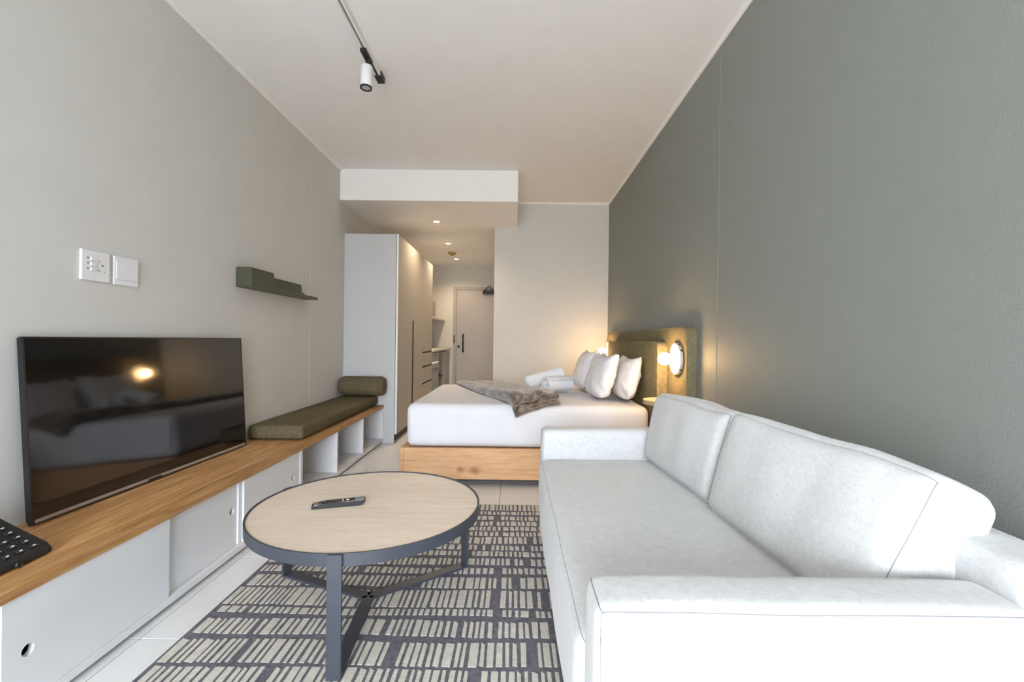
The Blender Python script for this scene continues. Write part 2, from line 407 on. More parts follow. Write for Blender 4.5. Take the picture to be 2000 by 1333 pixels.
# ------------------------------------------------------------------ wardrobe and kitchen in the hallway
XC = -1.176
t = thing('wardrobe', 'tall grey wardrobe with a long black handle strip beside the hallway', 'wardrobe', ((XL+XC)/2, 5.5, 0))
obj('side_panel', box(XL+.001, XC-.022, 4.574, 4.592, 0, 2.10, .001, 1), 'cabinet_grey', t)
obj('body', box(XL+.001, XC-.026, 4.593, 6.495, .09, 2.095), 'cabinet_warm', t)
obj('plinth', box(XL+.001, XC-.045, 4.593, 6.495, 0, .088), 'black_matte', t)
o = obj('edge_strip', box(XC-.018, XC+.001, 4.574, 4.584, .09, 2.10, .001, 1), 'trim_white', t); o['label'] = 'pale front edge strip'
obj('shadow_gap', box(XC-.0215, XC-.0185, 4.576, 4.592, .0, 2.098), 'dark_gap', t)
for a, bb, z0, z1 in ((4.585, 5.244, .09, 2.10), (5.276, 5.815, .09, 2.10), (5.819, 6.495, .885, 2.10)):
    obj('door', box(XC-.018, XC, a, bb, z0, z1, .0015, 1), 'cabinet_warm', t)
obj('door_edge_strip', box(XC-.018, XC, 5.246, 5.274, 1.262, 2.10, .001, 1), 'cabinet_warm', t)
o = obj('handle', box(XC-.022, XC+.008, 5.247, 5.273, .09, 1.258), 'black_matte', t); o['label'] = 'long black handle strip'
for z0, z1 in ((.70, .865), (.485, .678), (.10, .463)):
    dr = obj('drawer', box(XC-.018, XC+.004, 5.822, 6.492, z0, z1, .0015, 1), 'cabinet_warm', t)
    obj('finger_gap', box(XC-.024, XC-.006, 5.822, 6.492, z1+.001, z1+.018), 'dark_gap', dr)
t = thing('oven', 'small built-in oven with knobs and glass door under the hallway worktop', 'oven', (XC-.25, 6.8, 0))
obj('body', box(XL+.05, XC-.02, 6.505, 7.08, .09, .845), 'cabinet_warm', t)
obj('control_panel', box(XC-.02, XC, 6.505, 7.08, .615, .80, .002, 1), 'cabinet_warm', t)
od = obj('oven_door', box(XC-.02, XC+.004, 6.505, 7.08, .12, .60, .003, 1), 'oven_glass', t)
obj('door_handle', box(XC+.012, XC+.024, 6.56, 7.02, .555, .57, .002, 1), 'steel', od)
for y in (6.57, 6.70, 6.83, 6.96):
    obj('knob', lathe([(0, 0), (.022, 0), (.020, .022), (0, .024)], 20, axis_mat((XC, y, .70), (1, 0, 0))), 'steel', t, True, autosmooth=40)
    
t = thing('open_base_unit', 'dark open shelf unit beside the oven under the worktop', 'cabinet', (XC-.25, 7.35, 0))
obj('side_panel', box(XL+.05, XC, 7.085, 7.10, .09, .845), 'cabinet_warm', t)
obj('back_panel', box(XL+.05, XL+.07, 7.10, 7.60, .09, .845), 'plastic_grey', t)
obj('shelf', box(XL+.07, XC-.01, 7.10, 7.60, .44, .46), 'black_matte', t)
obj('bottom_panel', box(XL+.07, XC, 7.10, 7.60, .09, .105), 'cabinet_warm', t)
t = thing('end_cupboard', 'grey cupboard under the worktop next to the entrance door', 'cabinet', (XC-.25, 7.9, 0))
obj('body', box(XL+.05, XC-.02, 7.605, 8.245, .09, .845), 'cabinet_warm', t)
obj('door', box(XC-.018, XC, 7.605, 8.245, .09, .845, .0015, 1), 'cabinet_warm', t)
obj('plinth', box(XL+.05, XC-.05, 7.605, 8.245, 0, .089), 'black_matte', t)
tag(obj('worktop', box(XL+.001, XC+.025, 6.50, 8.262, .866, .896, .003, 1), 'cabinet_grey'), 'pale kitchen worktop running along the hallway to the end wall', 'worktop')
t = thing('kitchen_shelf', 'short pale shelf on the hallway wall above the worktop', 'shelf', (XL+.2, 7.9, 1.36))
obj('board', box(XL+.001, -1.268, 7.0, YE-.002, 1.375, 1.405, .002, 1), 'cabinet_grey', t)
t = thing('microwave', 'grey box-shaped appliance standing on the hallway shelf', 'appliance', (-1.54, 7.75, 1.405))
obj('body', box(-1.71, -1.42, 7.45, 8.0, 1.4055, 1.70, .006, 1), 'plastic_grey', t)
obj('door', box(-1.419, -1.395, 7.45, 7.86, 1.408, 1.698, .004, 1), 'plastic_grey', t)
obj('control_panel', box(-1.419, -1.395, 7.865, 8.0, 1.408, 1.698, .004, 1), 'plastic_grey', t)

# ------------------------------------------------------------------ long media bench
XBF = -1.309
t = thing('storage_bench', 'long low white storage bench with oak top under the television', 'bench', (-1.52, 2.5, 0))
BY0, BY1 = .55, 4.573
pw = [-1.7195, -1.632, -1.545, -1.455, -1.372, -1.302]
for k in range(5):
    o = obj('plank', box(pw[k]+.0007, pw[k+1]-.0007, BY0, BY1, .353, .383, .0012, 1), 'oak_bench', t)
obj('bottom_panel', box(XL+.001, XBF, BY0, BY1, .018, .046, .0015, 1), 'melamine', t)
obj('plinth', box(XL+.001, XBF-.03, BY0, BY1, 0, .0175), 'dark_gap', t)  # recessed plinth, coloured near-black for the shadow gap above the floor
obj('back_panel', box(XL+.001, XL+.012, BY0, BY1, .047, .352), 'melamine', t)
for y0, y1, xd in ((.55, .568, 0), (1.145, 1.163, .014), (2.195, 2.222, .014), (2.80, 2.832, 0), (3.385, 3.403, 0), (3.965, 3.983, 0), (4.555, 4.573, 0)):
    obj('divider', box(XL+.013, XBF-xd, y0, y1, .047, .352, .001, 1), 'melamine', t)
def plate_hole(y0, y1, z0, z1, hy, hz, r, xa, xb):
    b = bmesh.new(); n = 40
    ang = sorted(set([2*PI*i/n for i in range(n)] + [math.atan2(z-hz, y-hy) % (2*PI) for y in (y0, y1) for z in (z0, z1)]))
    def outer(a):
        c, s = math.cos(a), math.sin(a); tt = 1e9
        if c > 1e-9: tt = min(tt, (y1-hy)/c)
        if c < -1e-9: tt = min(tt, (y0-hy)/c)
        if s > 1e-9: tt = min(tt, (z1-hz)/s)
        if s < -1e-9: tt = min(tt, (z0-hz)/s)
        return hy+c*tt, hz+s*tt
    L = []
    for x in (xa, xb):
        L.append(([b.verts.new((x, hy+r*math.cos(a), hz+r*math.sin(a))) for a in ang], [b.verts.new((x, *outer(a))) for a in ang]))
    m_ = len(ang)
    for i in range(m_):
        j = (i+1) % m_
        for I, O in L: b.faces.new((I[i], I[j], O[j], O[i]))
        b.faces.new((L[0][0][i], L[0][0][j], L[1][0][j], L[1][0][i])); b.faces.new((L[0][1][i], L[0][1][j], L[1][1][j], L[1][1][i]))
    return b
for y0, y1, hy, hz, xa, xb in ((.570, 1.143, 1.08, .20, -1.328, -1.312), (1.166, 1.738, 1.23, .192, -1.327, -1.311), (1.70, 2.193, 2.155, .218, -1.347, -1.331), (2.224, 2.798, 2.715, .212, -1.329, -1.313)):
    dd = obj('sliding_door', plate_hole(y0, y1, .0475, .3515, hy, hz, .0165, xa, xb), 'melamine', t)
    dd['label'] = 'white sliding door with a round finger hole'
for y0, y1 in ((.569, 1.144), (1.164, 2.194), (2.223, 2.799)):
    obj('interior_shade', box(-1.365, -1.361, y0, y1, .047, .352), 'dark_gap', t)  # near-black sheet stands in for the shade inside the closed bench

# bench cushion and bolster
bm = soft(.352, 1.625, .088, .018, (14, 40, 6), (.004, .004, .008), .0025, 5)
bm.transform(T(Vector((-1.533, 3.735, .384+.044+.008))))
cu = thing('bench_cushion', 'long flat olive green seat cushion on the bench', 'cushion', (-1.533, 3.735, .384))
obj('pad', bm, 'olive_fabric', cu, True)
zt = .476
obj('seam', tube([(-1.358, 2.945, .465), (-1.358, 3.6, .466), (-1.358, 4.52, .465)], .0018, 6), 'olive_fabric', cu)
obj('seam', tube([(-1.362, 2.925, .464), (-1.533, 2.921, .466), (-1.70, 2.925, .464)], .0018, 6), 'olive_fabric', cu)
bo = thing('bolster', 'olive green cylindrical bolster at the wardrobe end of the bench', 'bolster', (-1.485, 4.465, .48))
prof = [(0, -.218), (.04, -.220), (.078, -.212), (.090, -.195), (.095, -.15), (.096, 0), (.095, .15), (.090, .195), (.078, .212), (.04, .220), (0, .218)]
mb = axis_mat((-1.482, 4.466, .4855+.0965), (1, 0, 0))
bmL = lathe(prof, 40, mb)
obj('roll', bmL, 'olive_fabric', bo, True)
for sgn in (-1, 1):
    ring = [Vector((sgn*.168, .0965*math.cos(2*PI*i/40), .0965*math.sin(2*PI*i/40))) + Vector((-1.482, 4.466, .4855+.0965)) for i in range(41)]
    obj('seam', tube(ring, .0022, 6), 'olive_fabric', bo, True)

# ------------------------------------------------------------------ television leaning on the wall
TW, TH = 1.215, .652
tv = thing('television', 'large black flat-screen television leaning on the wall on the bench', 'television', (-1.652, 1.556, .3905), (0, 0, 0))
yaw = .020; lean = .062
tv.rotation_euler = (Matrix.Rotation(-yaw, 3, 'Z') @ Matrix.Rotation(-lean, 3, 'Y')).to_euler()
obj('back_shell', prism([(0, -.012), (TW, -.012), (TW, -.018), (TW-.1, -.020), (.1, -.020), (0, -.018)], 'z', .012, TH-.004), 'tv_bezel', tv, local=True).data.transform(Matrix(((0, 1, 0, 0), (1, 0, 0, 0), (0, 0, 1, 0), (0, 0, 0, 1))))
def lbox(x0, x1, y0, y1, z0, z1, bev=0): return box(x0, x1, y0, y1, z0, z1, bev, 1)
bz = lbox(-.012, .002, 0, .006, 0, TH); lbox_ = [(0, TW, TH-.006, TH), ]
box(-.012, .002, TW-.006, TW, 0, TH, bm=bz); box(-.012, .002, .006, TW-.006, TH-.006, TH, bm=bz); box(-.012, .002, .006, TW-.006, 0, .003, bm=bz)
obj('bezel', bz, 'tv_bezel', tv, local=True)
obj('screen', lbox(-.0115, .0005, .006, TW-.006, .017, TH-.006), 'tv_screen', tv, local=True)
o = obj('silver_strip', lbox(-.011, .0035, .012, TW-.012, .0035, .016, .001), 'tv_strip', tv, local=True); o['label'] = 'thin silver strip along the bottom edge'
obj('sensor', lbox(.0035, .008, TW*.40, TW*.46, .003, .012, .001), 'tv_bezel', tv, local=True)

# ------------------------------------------------------------------ desk phone
ph = thing('desk_phone', 'black desk telephone at the near end of the bench', 'telephone', (-1.49, 1.27, .385))
py0, py1 = 1.13, 1.385
sl = lambda x: .408 + (-1.405-x)*.50
bm = prism([(-1.405, .3855), (-1.400, .395), (-1.405, .406), (-1.42, sl(-1.42)), (-1.60, sl(-1.60)), (-1.615, sl(-1.60)-.012), (-1.615, .40), (-1.60, .3855)], 'y', py0, py1, .006)
obj('body', bm, 'phone_black', ph)
tilt = math.atan(.50)
def on_face(x, y, dz=0): return T(Vector((x, y, sl(x)+dz))) @ R('Y', tilt)
for r in range(7):
    for cc in range(5):
        x = -1.425 - .024*r; y = 1.350 - .036*cc
        if r in (3,) and cc == 1: continue
        k = obj('key', moved(box(-.0065, .0065, -.011, .011, .0, .004, .0015, 1), on_face(x, y)), 'phone_black', ph)
        obj('legend', moved(box(-.002, .002, -.004+random.uniform(-.001, .001), .004, .0041, .0045), on_face(x, y)), 'print_white', k)
o = obj('message_lamp', moved(box(-.010, .010, -.006, .006, 0, .004, .001, 1), on_face(-1.585, 1.372)), 'red_plastic', ph); o['label'] = 'small red lamp'
obj('front_jack', lathe([(.004, 0), (.009, 0), (.009, .010), (.004, .010)], 16, axis_mat((-1.404, 1.285, .3955), (1, 0, 0)), loop=True), 'phone_black', ph, True)
obj('cord', tube([(-1.60, 1.387, .389), (-1.62, 1.42, .388), (-1.66, 1.47, .388), (-1.70, 1.53, .389)], .0028, 8), 'black_matte', ph, True)

# ------------------------------------------------------------------ wall plates and green shelf
t = thing('socket_plate', 'white wall plate with three small switches and socket holes', 'wall plate', (XL, 1.852, 1.33))
obj('plate', box(XL, XL+.011, 1.788, 1.915, 1.269, 1.391, .003, 2), 'plastic_white', t)
for z in (1.357, 1.336, 1.315):
    obj('toggle', box(XL+.0112, XL+.018, 1.822, 1.848, z-.0065, z+.0065, .003, 2), 'plastic_white', t)
    obj('toggle_mark', box(XL+.0112, XL+.0125, 1.810, 1.818, z-.001, z+.005), 'plastic_grey', t)
for y, z, rr in ((1.880, 1.336, .0035), (1.865, 1.352, .0022), (1.865, 1.313, .0022), (1.888, 1.311, .0022)):
    obj('socket_hole', lathe([(0, 0), (rr, 0), (rr, .0008), (0, .0008)], 14, axis_mat((XL+.011, y, z), (1, 0, 0))), 'dark_gap' if rr > .003 else 'plastic_grey', t)
t = thing('blank_plate', 'blank white wall plate beside the switch plate', 'wall plate', (XL, 2.0, 1.33))
obj('plate', box(XL, XL+.009, 1.937, 2.064, 1.267, 1.391, .003, 2), 'plastic_white', t)
obj('cover', box(XL+.0092, XL+.012, 1.945, 2.056, 1.290, 1.372, .0015, 1), 'plastic_white', t)

t = thing('wall_shelf', 'narrow dark green folded-metal shelf on the left wall', 'shelf', (XL+.05, 3.25, 1.36))
xf = XL+.10
obj('base_plate', box(XL+.001, xf+.002, 2.80, 3.74, 1.358, 1.3605), 'metal_green', t)
def rc(pts, r=.012): return pts
obj('end_plate', prism(rrect(.099, .120, .010, 5, XL+.0505, 1.3605+.060), 'y', 2.798, 2.8005), 'metal_green', t)
bp = [(2.801, 1.361), (3.66, 1.361), (3.66, 1.457), (3.655, 1.467), (3.645, 1.472), (2.801, 1.472)]
obj('back_plate', prism(bp, 'x', XL+.001, XL+.0035), 'metal_green', t)
fp_ = [(2.801, 1.361), (3.06, 1.361), (3.06, 1.462), (3.056, 1.474), (3.045, 1.479), (2.801, 1.479)]
obj('front_plate', prism(fp_, 'x', xf-.0035, xf-.001), 'metal_green', t)
lp = [(2.955, 1.361), (3.50, 1.361), (3.50, 1.384), (3.495, 1.390), (2.96, 1.390), (2.955, 1.385)]
obj('front_lip', prism(lp, 'x', xf-.0005, xf+.002), 'metal_green', t)
lp = [(3.502, 1.361), (3.74, 1.361), (3.74, 1.374), (3.735, 1.379), (3.502, 1.379)]
obj('front_lip', prism(lp, 'x', xf-.0025, xf), 'metal_green', t)
obj('screw', lathe([(0, 0), (.006, 0), (.005, .002), (0, .003)], 14, axis_mat((XL+.0035, 3.60, 1.43), (1, 0, 0))), 'steel', t, True)

# ------------------------------------------------------------------ rug
RX0, RX1, RY0, RY1 = -1.140, .60, .75, 2.882
rg = thing('rug', 'charcoal flatwoven rug with rows of cream dashes under the coffee table', 'rug', ((RX0+RX1)/2, (RY0+RY1)/2, 0))
obj('rug_base', box(RX0, RX1, RY0, RY1, .0005, .008, .002, 1), 'rug_dark', rg)
vs, fs = [], []
y = RY1 - .006
hs = [.095, .046, .050, .056, .046, .05, .075, .05, .045, .06, .05, .085, .12, .038, .09, .115, .10, .068, .048, .042, .09, .06, .045, .05, .10]
cx0, cy0 = (RX0+RX1)/2, (RY0+RY1)/2
i = 0
while y > RY0+.05:
    h = hs[i % len(hs)]; i += 1
    gap = random.choice((.016, .018, .022, .030))
    x = RX0 + random.uniform(.008, .03)
    wob = random.uniform(0, 6)
    while x < min(RX1-.03, .32):
        cw = random.choice((.011, .012, .013, .014, .016, .018, .021, .030)); 
        g2 = random.choice((.008, .009, .010, .012)) if random.random() < .92 else random.uniform(.02, .045)
        yy = y + .004*math.sin(x*7+wob); j = lambda: random.uniform(-.0015, .0015)
        drop = random.choice((0, 0, 0, .006, .010)) if h > .04 else 0
        n0 = len(vs); z = .0082+.0012
        top = [(x+j(), yy-h+drop*.5+j()), (x+cw+j(), yy-h+j()), (x+cw+j(), yy-drop+j()), (x+j(), yy+j())]
        vs += [(a-cx0, b_-cy0, z) for a, b_ in top] + [(a-cx0, b_-cy0, .0078) for a, b_ in top]
        fs += [(n0, n0+1, n0+2, n0+3)] + [(n0+q, n0+4+q, n0+4+(q+1) % 4, n0+(q+1) % 4) for q in range(4)]
        x += cw+g2
    y -= h+gap
me = bpy.data.meshes.new('woven_dashes'); me.from_pydata(vs, [], fs); me.materials.append(MAT['rug_cream'])
o = obj('woven_dashes', me, None, rg); o['kind'] = 'stuff'; o['label'] = 'cream woven dashes'

# ------------------------------------------------------------------ coffee table
TX, TY, TR = -.572, 1.822, .438
t = thing('coffee_table', 'round coffee table with pale oak top and charcoal metal rim and legs', 'table', (TX, TY, .0095))
obj('table_top', lathe([(0, .358), (TR-.0065, .358), (TR-.0065, .3865), (TR-.008, .388), (0, .388)], 96, T(Vector((TX, TY, 0)))), 'oak_table', t, True, autosmooth=40)
obj('rim', lathe([(TR-.006, .352), (TR, .352), (TR, .392), (TR-.006, .392)], 96, T(Vector((TX, TY, 0))), loop=True), 'table_metal', t, True, autosmooth=40)
zb = .0100
for a in (-85.5, 158, 37):
    a = math.radians(a); m4 = T(Vector((TX, TY, 0))) @ R('Z', a)
    L = obj('leg', moved(box(TR+.0005, TR+.0105, -.0225, .0225, zb+.010, .3915, .0012, 1), m4), 'table_metal', t)
    obj('spoke', moved(box(.0, TR+.0105, -.0225, .0225, zb, zb+.0098, .001, 1), m4), 'table_metal', L)

# remote control
rm = thing('remote_control', 'black and silver remote control lying on the coffee table', 'remote', (-.683, 1.795, .3885), (0, 0, .30))
pr = [(-.098, .0), (.080, .0), (.100, .018), (.096, .0225), (-.05, .0185), (-.094, .014), (-.102, .008)]
obj('body', prism(pr, 'y', -.021, .021, .003), 'phone_black', rm, local=True)
import bisect
def rz(x): return .0142+(x+.094)/.19*.0082
def rtop(x0, x1, y0, y1, hgt, mat, nm):
    xm = (x0+x1)/2; an = -math.atan(.0082/.19)
    return obj(nm, moved(box(-(x1-x0)/2, (x1-x0)/2, y0, y1, -.001, hgt, .0006, 1), T(Vector((xm, 0, rz(xm)))) @ R('Y', an)), mat, rm, local=True)
fp = rtop(.058, .094, -.018, .018, .0008, 'plastic_grey', 'end_plate'); rtop(-.092, -.076, -.018, .018, .0012, 'tv_strip', 'end_plate')
for sgn in (-1, 1): rtop(-.090, .092, sgn*.0198-.0006, sgn*.0198+.0006, .0010, 'steel', 'edge_strip')
for r in range(7):
    for cc in range(3):
        rtop(-.072+.0115*r, -.064+.0115*r, -.015+.011*cc, -.007+.011*cc, .0022, 'plastic_grey' if (r+cc) % 3 == 0 else 'black_matte', 'button')
for cc in range(3): rtop(.010, .016, -.015+.011*cc, -.007+.011*cc, .0022, 'pink_plastic', 'button')
rtop(.026, .036, -.005, .005, .0026, 'plastic_white', 'button')
for cc in range(3): rtop(.042, .050, -.015+.011*cc, -.007+.011*cc, .0022, 'black_matte', 'button')

# ------------------------------------------------------------------ sofa
sf = thing('sofa', 'off-white linen sofa with two loose back cushions along the dark wall', 'sofa', (.6, 1.6, 0))
X0, X1 = .146, 1.055
SY0, SY1, AI0, AI1, AZ = .770, 2.440, .905, 2.305, .596
obj('base', box(X0+.012, .90, AI0+.002, AI1-.002, .03, .20, .012, 2), 'linen', sf, True)
def arm(y0, y1):
    bm = soft(.905-X0, y1-y0, AZ-.03, .026, (26, 10, 20), (.004, .002, .006), .002, 6, y0)
    return moved(bm, T(Vector(((X0+.905)/2, (y0+y1)/2, (AZ+.03)/2))))
def seam(path, parent, r=.0012):
    return obj('seam', tube(path, r, 6), 'seam_thread', parent, True)
def seams(keys, m4, parent, r=.0012):
    for k in keys: seam([m4 @ p for p in E0[k]], parent, r)
def arm_m(y0, y1): return T(Vector(((X0+.905)/2, (y0+y1)/2, (AZ+.03)/2)))
bm_ = arm(SY0, AI0); E0 = dict(LAST); an = obj('arm', bm_, 'linen', sf, True)
seams(('tn', 'x-n', 'x-t'), arm_m(SY0, AI0), an)
bm_ = arm(AI1, SY1); E0 = dict(LAST); af = obj('arm', bm_, 'linen', sf, True)
seams(('x-n',), arm_m(AI1, SY1), af, .0009)
bk = soft(X1-.908, SY1-.80, .658-.03, .028, (10, 30, 20), (.002, .0, .004), .002, 6, 3); E0 = dict(LAST)
m4 = T(Vector(((X1+.908)/2, (SY1+.80)/2, (.658+.03)/2)))
bko = obj('backrest', moved(bk, m4), 'linen', sf, True)
seams(('tn', 'x-n'), m4, bko)
seat = soft(.905-.128, AI1-AI0-.006, .272, .045, (26, 40, 12), (.012, .0, .012), .004, 4, 11); E0 = dict(LAST)
m4 = T(Vector(((.905+.136)/2, (AI0+AI1)/2, .182+.136+.002)))
so = obj('seat_cushion', moved(seat, m4), 'linen', sf, True)
seams(('x-t',), m4, so, .0009)
def bcush(yc, wid, hgt, th, xb, lean, yawc, seed, twist=.0):
    def shp(p, u):
        q = p.copy()
        q.x *= (1.0 - .16*max(0, u.z)) if u.x > 0 else 1.0
        s_ = (math.sin(u.y*9+seed)*.0025+math.sin(u.y*31+seed+u.z*1.5)*.0016*max(0, u.z+.4))*(1-u.y*u.y)
        q.x += -twist*u.y*(u.z+1)/2
        # the top line sags a little between the corners
        return q + Vector((s_ if u.x < 0 else 0, 0, (.004*math.sin(u.y*5+seed))*max(0, u.z)))
    bm = soft(th, wid, hgt, .040, (10, 28, 20), (.028, .006, .014), .005, 6, seed, shp); E1 = dict(LAST)
    m4 = T(Vector((xb, yc, .466))) @ R('Z', yawc) @ R('Y', lean) @ T(Vector((th/2, 0, hgt/2)))
    o = obj('back_cushion', moved(bm, m4), 'linen', sf, True)
    for k in ('x-t', 'x-n', 'x-f', 'x+t', 'x+n'):
        seam([m4 @ p for p in E1[k]], o)
    return o
bcush(1.962, .650, .345, .175, .668, .22, .07, 1.0, .012)
bcush(1.278, .690, .360, .185, .692, .38, .05, 4.0, .040)
for x in (X0+.06, .98):
    for y in (SY0+.07, SY1-.07):
        obj('leg', box(x-.02, x+.02, y-.02, y+.02, .0097, .035), 'black_matte', sf)

# ------------------------------------------------------------------ bed
bf = thing('bed_frame', 'low oak bed frame with a knotty side board', 'bed', (.1, 4.0, 0))
BX0, BX1, BYA, BYB = -.808, .975, 3.25, 4.80
obj('side_board', box(BX0+.028, BX1, BYA, BYA+.028, .052, .272, .002, 1), 'oak_bed', bf)
bpy.data.objects['side_board'].data.transform(Matrix.Translation(Vector((0, 0, 0))))
obj('side_board', box(BX0+.028, BX1, BYB-.028, BYB, .052, .272, .002, 1), 'oak_bed', bf)
obj('foot_board', box(BX0, BX0+.0275, BYA, BYB, .052, .274, .002, 1), 'oak_bed', bf)
obj('slat_base', box(BX0+.029, BX1, BYA+.029, BYB-.029, .240, .268), 'oak_bed', bf)
for x in (-.55, .2, .85):
    for y in (3.5, 4.55): obj('foot', box(x-.03, x+.03, y-.03, y+.03, 0, .239), 'black_matte', bf)
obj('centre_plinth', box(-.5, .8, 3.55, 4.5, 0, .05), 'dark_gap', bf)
# mattress with fitted sheet
def mshape(p, u):
    q = p.copy()
    if u.z < 0 : q.y *= 1-.006*(-u.z)
    d = abs(u.x)*abs(u.y)
    q.z = max(q.z, -.1520)
    q.z += .0035*math.sin(p.x*9+p.y*4)*(1 if u.z > 0 else 0)*(1-d)
    return q
mt = thing('mattress', 'thick mattress in a white fitted sheet on the oak bed', 'mattress', (.11, 4.02, .2))
MX0, MX1, MYA, MYB = -.772, .972, 3.262, 4.770
mbm = soft(MX1-MX0, MYB-MYA, .306, .050, (44, 40, 12), (.004, .002, .010), .004, 3.0, 2, mshape)
obj('sheet', moved(mbm, T(Vector(((MX0+MX1)/2, (MYA+MYB)/2, (.275+.584)/2-.0015)))), 'sheet', mt, True)
# corner tuck and fold line of the sheet
tk = [(MX0+.018+.028*k/12, MYA+.004-.006*math.sin(PI*k/12), .545-.26*k/12) for k in range(13)]
obj('corner_fold', tube(tk, .004, 8), 'sheet', mt, True)
obj('sheet_seam', tube([(.80+.004*math.sin(k), MYA-.0015, .545-.02*k) for k in range(13)], .0012, 6), 'sheet', mt, True)

# headboard
hd = thing('headboard', 'olive upholstered headboard panel with a raised inner panel on the dark wall', 'headboard', (1.08, 3.99, 0))
hm = prism(rrect(2.40, 1.14, .055, 8, 3.99, .575), 'x', 1.052, 1.1115)
bmesh.ops.bevel(hm, geom=[e_ for e_ in hm.edges if abs(e_.verts[0].co.x-1.052) < 1e-5 and abs(e_.verts[1].co.x-1.052) < 1e-5], offset=.014, segments=3, profile=.5, affect='EDGES')
obj('outer_panel', hm, 'headboard_fabric', hd, True, autosmooth=50)
hm = prism(rrect(1.67, .80, .055, 8, 3.975, .652), 'x', .982, 1.0515)
bmesh.ops.bevel(hm, geom=[e_ for e_ in hm.edges if abs(e_.verts[0].co.x-.982) < 1e-5 and abs(e_.verts[1].co.x-.982) < 1e-5], offset=.014, segments=3, profile=.5, affect='EDGES')
obj('inner_panel', hm, 'headboard_fabric', hd, True, autosmooth=50)
# lamps on the headboard
for y, lab in ((2.943, 'lit globe wall lamp with terrazzo disc on the near side of the headboard'), (5.04, 'lit globe wall lamp by the corner on the far side of the bed')):
    t = thing('wall_lamp', lab, 'lamp', (1.0515, y, .942), group='globe wall lamps on the headboard')
    mm = R('Y', -PI/2)
    obj('disc', lathe([(0, .0005), (.100, .0005), (.104, .004), (.104, .016), (.100, .020), (0, .020)], 48, mm), 'terrazzo', t, True, True, autosmooth=40)
    obj('bulb_holder', lathe([(0, .0205), (.022, .0205), (.020, .040), (.016, .044), (0, .044)], 24, mm), 'trim_white', t, True, True, autosmooth=40)
    bb = [(.0005 if k in (0, 16) else .041*math.sin(PI*k/16), .085-.041*math.cos(PI*k/16)) for k in range(17)]
    o = obj('bulb', lathe(bb, 32, mm), 'bulb_glow', t, True, True); o['label'] = 'glowing round bulb'
# bedside ledge
t = thing('bedside_shelf', 'small rounded wooden bedside shelf fixed to the headboard', 'shelf', (1.0515, 2.955, .66))
pts = [(1.051, 2.815)] + [(1.00-.16*math.cos(a), 2.955-.14*math.sin(a)) for a in [PI/2-PI*k/20 for k in range(21)]] + [(1.051, 3.095)]
obj('board', prism(pts, 'z', .648, .676, .003), 'shelf_wood', t)

# pillows
def pillow(name_lab, c, wid, hgt, th, lean, yaw_, seed, roll=0):
    t = thing('pillow', name_lab, 'pillow', c, group='white pillows on the bed')
    t.rotation_euler = (Matrix.Rotation(yaw_, 3, 'Z') @ Matrix.Rotation(lean, 3, 'Y') @ Matrix.Rotation(roll, 3, 'X')).to_euler()
    b = bmesh.new(); n = 34; V = {}
    for s in (-1, 1):
        for i in range(n+1):
            for j in range(n+1):
                u, v = 2*i/n-1, 2*j/n-1
                edge = i in (0, n) or j in (0, n)
                if edge and (0, i, j) in V: V[(s, i, j)] = V[(0, i, j)]; continue
                su, sv = math.sin(u*PI/2), math.sin(v*PI/2)
                prof_ = ((1-abs(su)**2.6)*(1-abs(sv)**2.6))
                tt = th/2*max(0, prof_)**.5*(1+.18*max(0, -sv)*(1-su*su))
                y_ = su*wid/2*(1-.07*(1-sv*sv))*(1-.20*max(0, -sv)**2.5); z_ = sv*hgt/2*(1-.09*(1-su*su)) + hgt/2
                q = Vector((su*2.2+seed, sv*2.2, s*3))
                f_ = noise.noise(q)*.013 + noise.noise(q*2.6)*.009
                # creases radiating from the corners
                cr = math.sin((abs(su)-abs(sv))*9+seed*3)*.006*(abs(su)*abs(sv))**.7
                if edge: f_ *= .8; cr *= .6
                x_ = s*(tt+(f_*.8 if not edge else 0)) + (f_+cr if edge else cr*s)
                sag = -.012*(1-su*su)*(1 if sv > 0 else 0)*sv + .035*abs(su)**3*max(0, -sv)**2
                vv = b.verts.new((x_, y_, z_+sag)); V[(s, i, j)] = vv
                if edge: V[(0, i, j)] = vv
    for s in (-1, 1):
        for i in range(n):
            for j in range(n): b.faces.new((V[(s, i, j)], V[(s, i+1, j)], V[(s, i+1, j+1)], V[(s, i, j+1)]))
    hem = [V[(1, 0, j)].co.copy() for j in range(n+1)]
    obj('pillow_case', b, 'pillow_cotton', t, True, True)
    obj('hem', tube(hem, .0030, 6), 'pillow_cotton', t, True, True)
    return t
pillow('white pillow propped against the headboard, nearest the sofa', (.838, 3.60, .594), .56, .355, .150, .24, 0, 1.3)
pillow('white pillow against the headboard in the far back, mostly hidden', (.822, 4.36, .594), .58, .350, .14, .24, 0, 5.1)
pillow('white pillow in the front row, nearer to the viewer', (.640, 3.665, .594), .58, .375, .165, .30, .05, 2.6)
pillow('white pillow in the front row, farther from the viewer', (.610, 4.315, .594), .60, .385, .165, .30, -.02, 3.9)

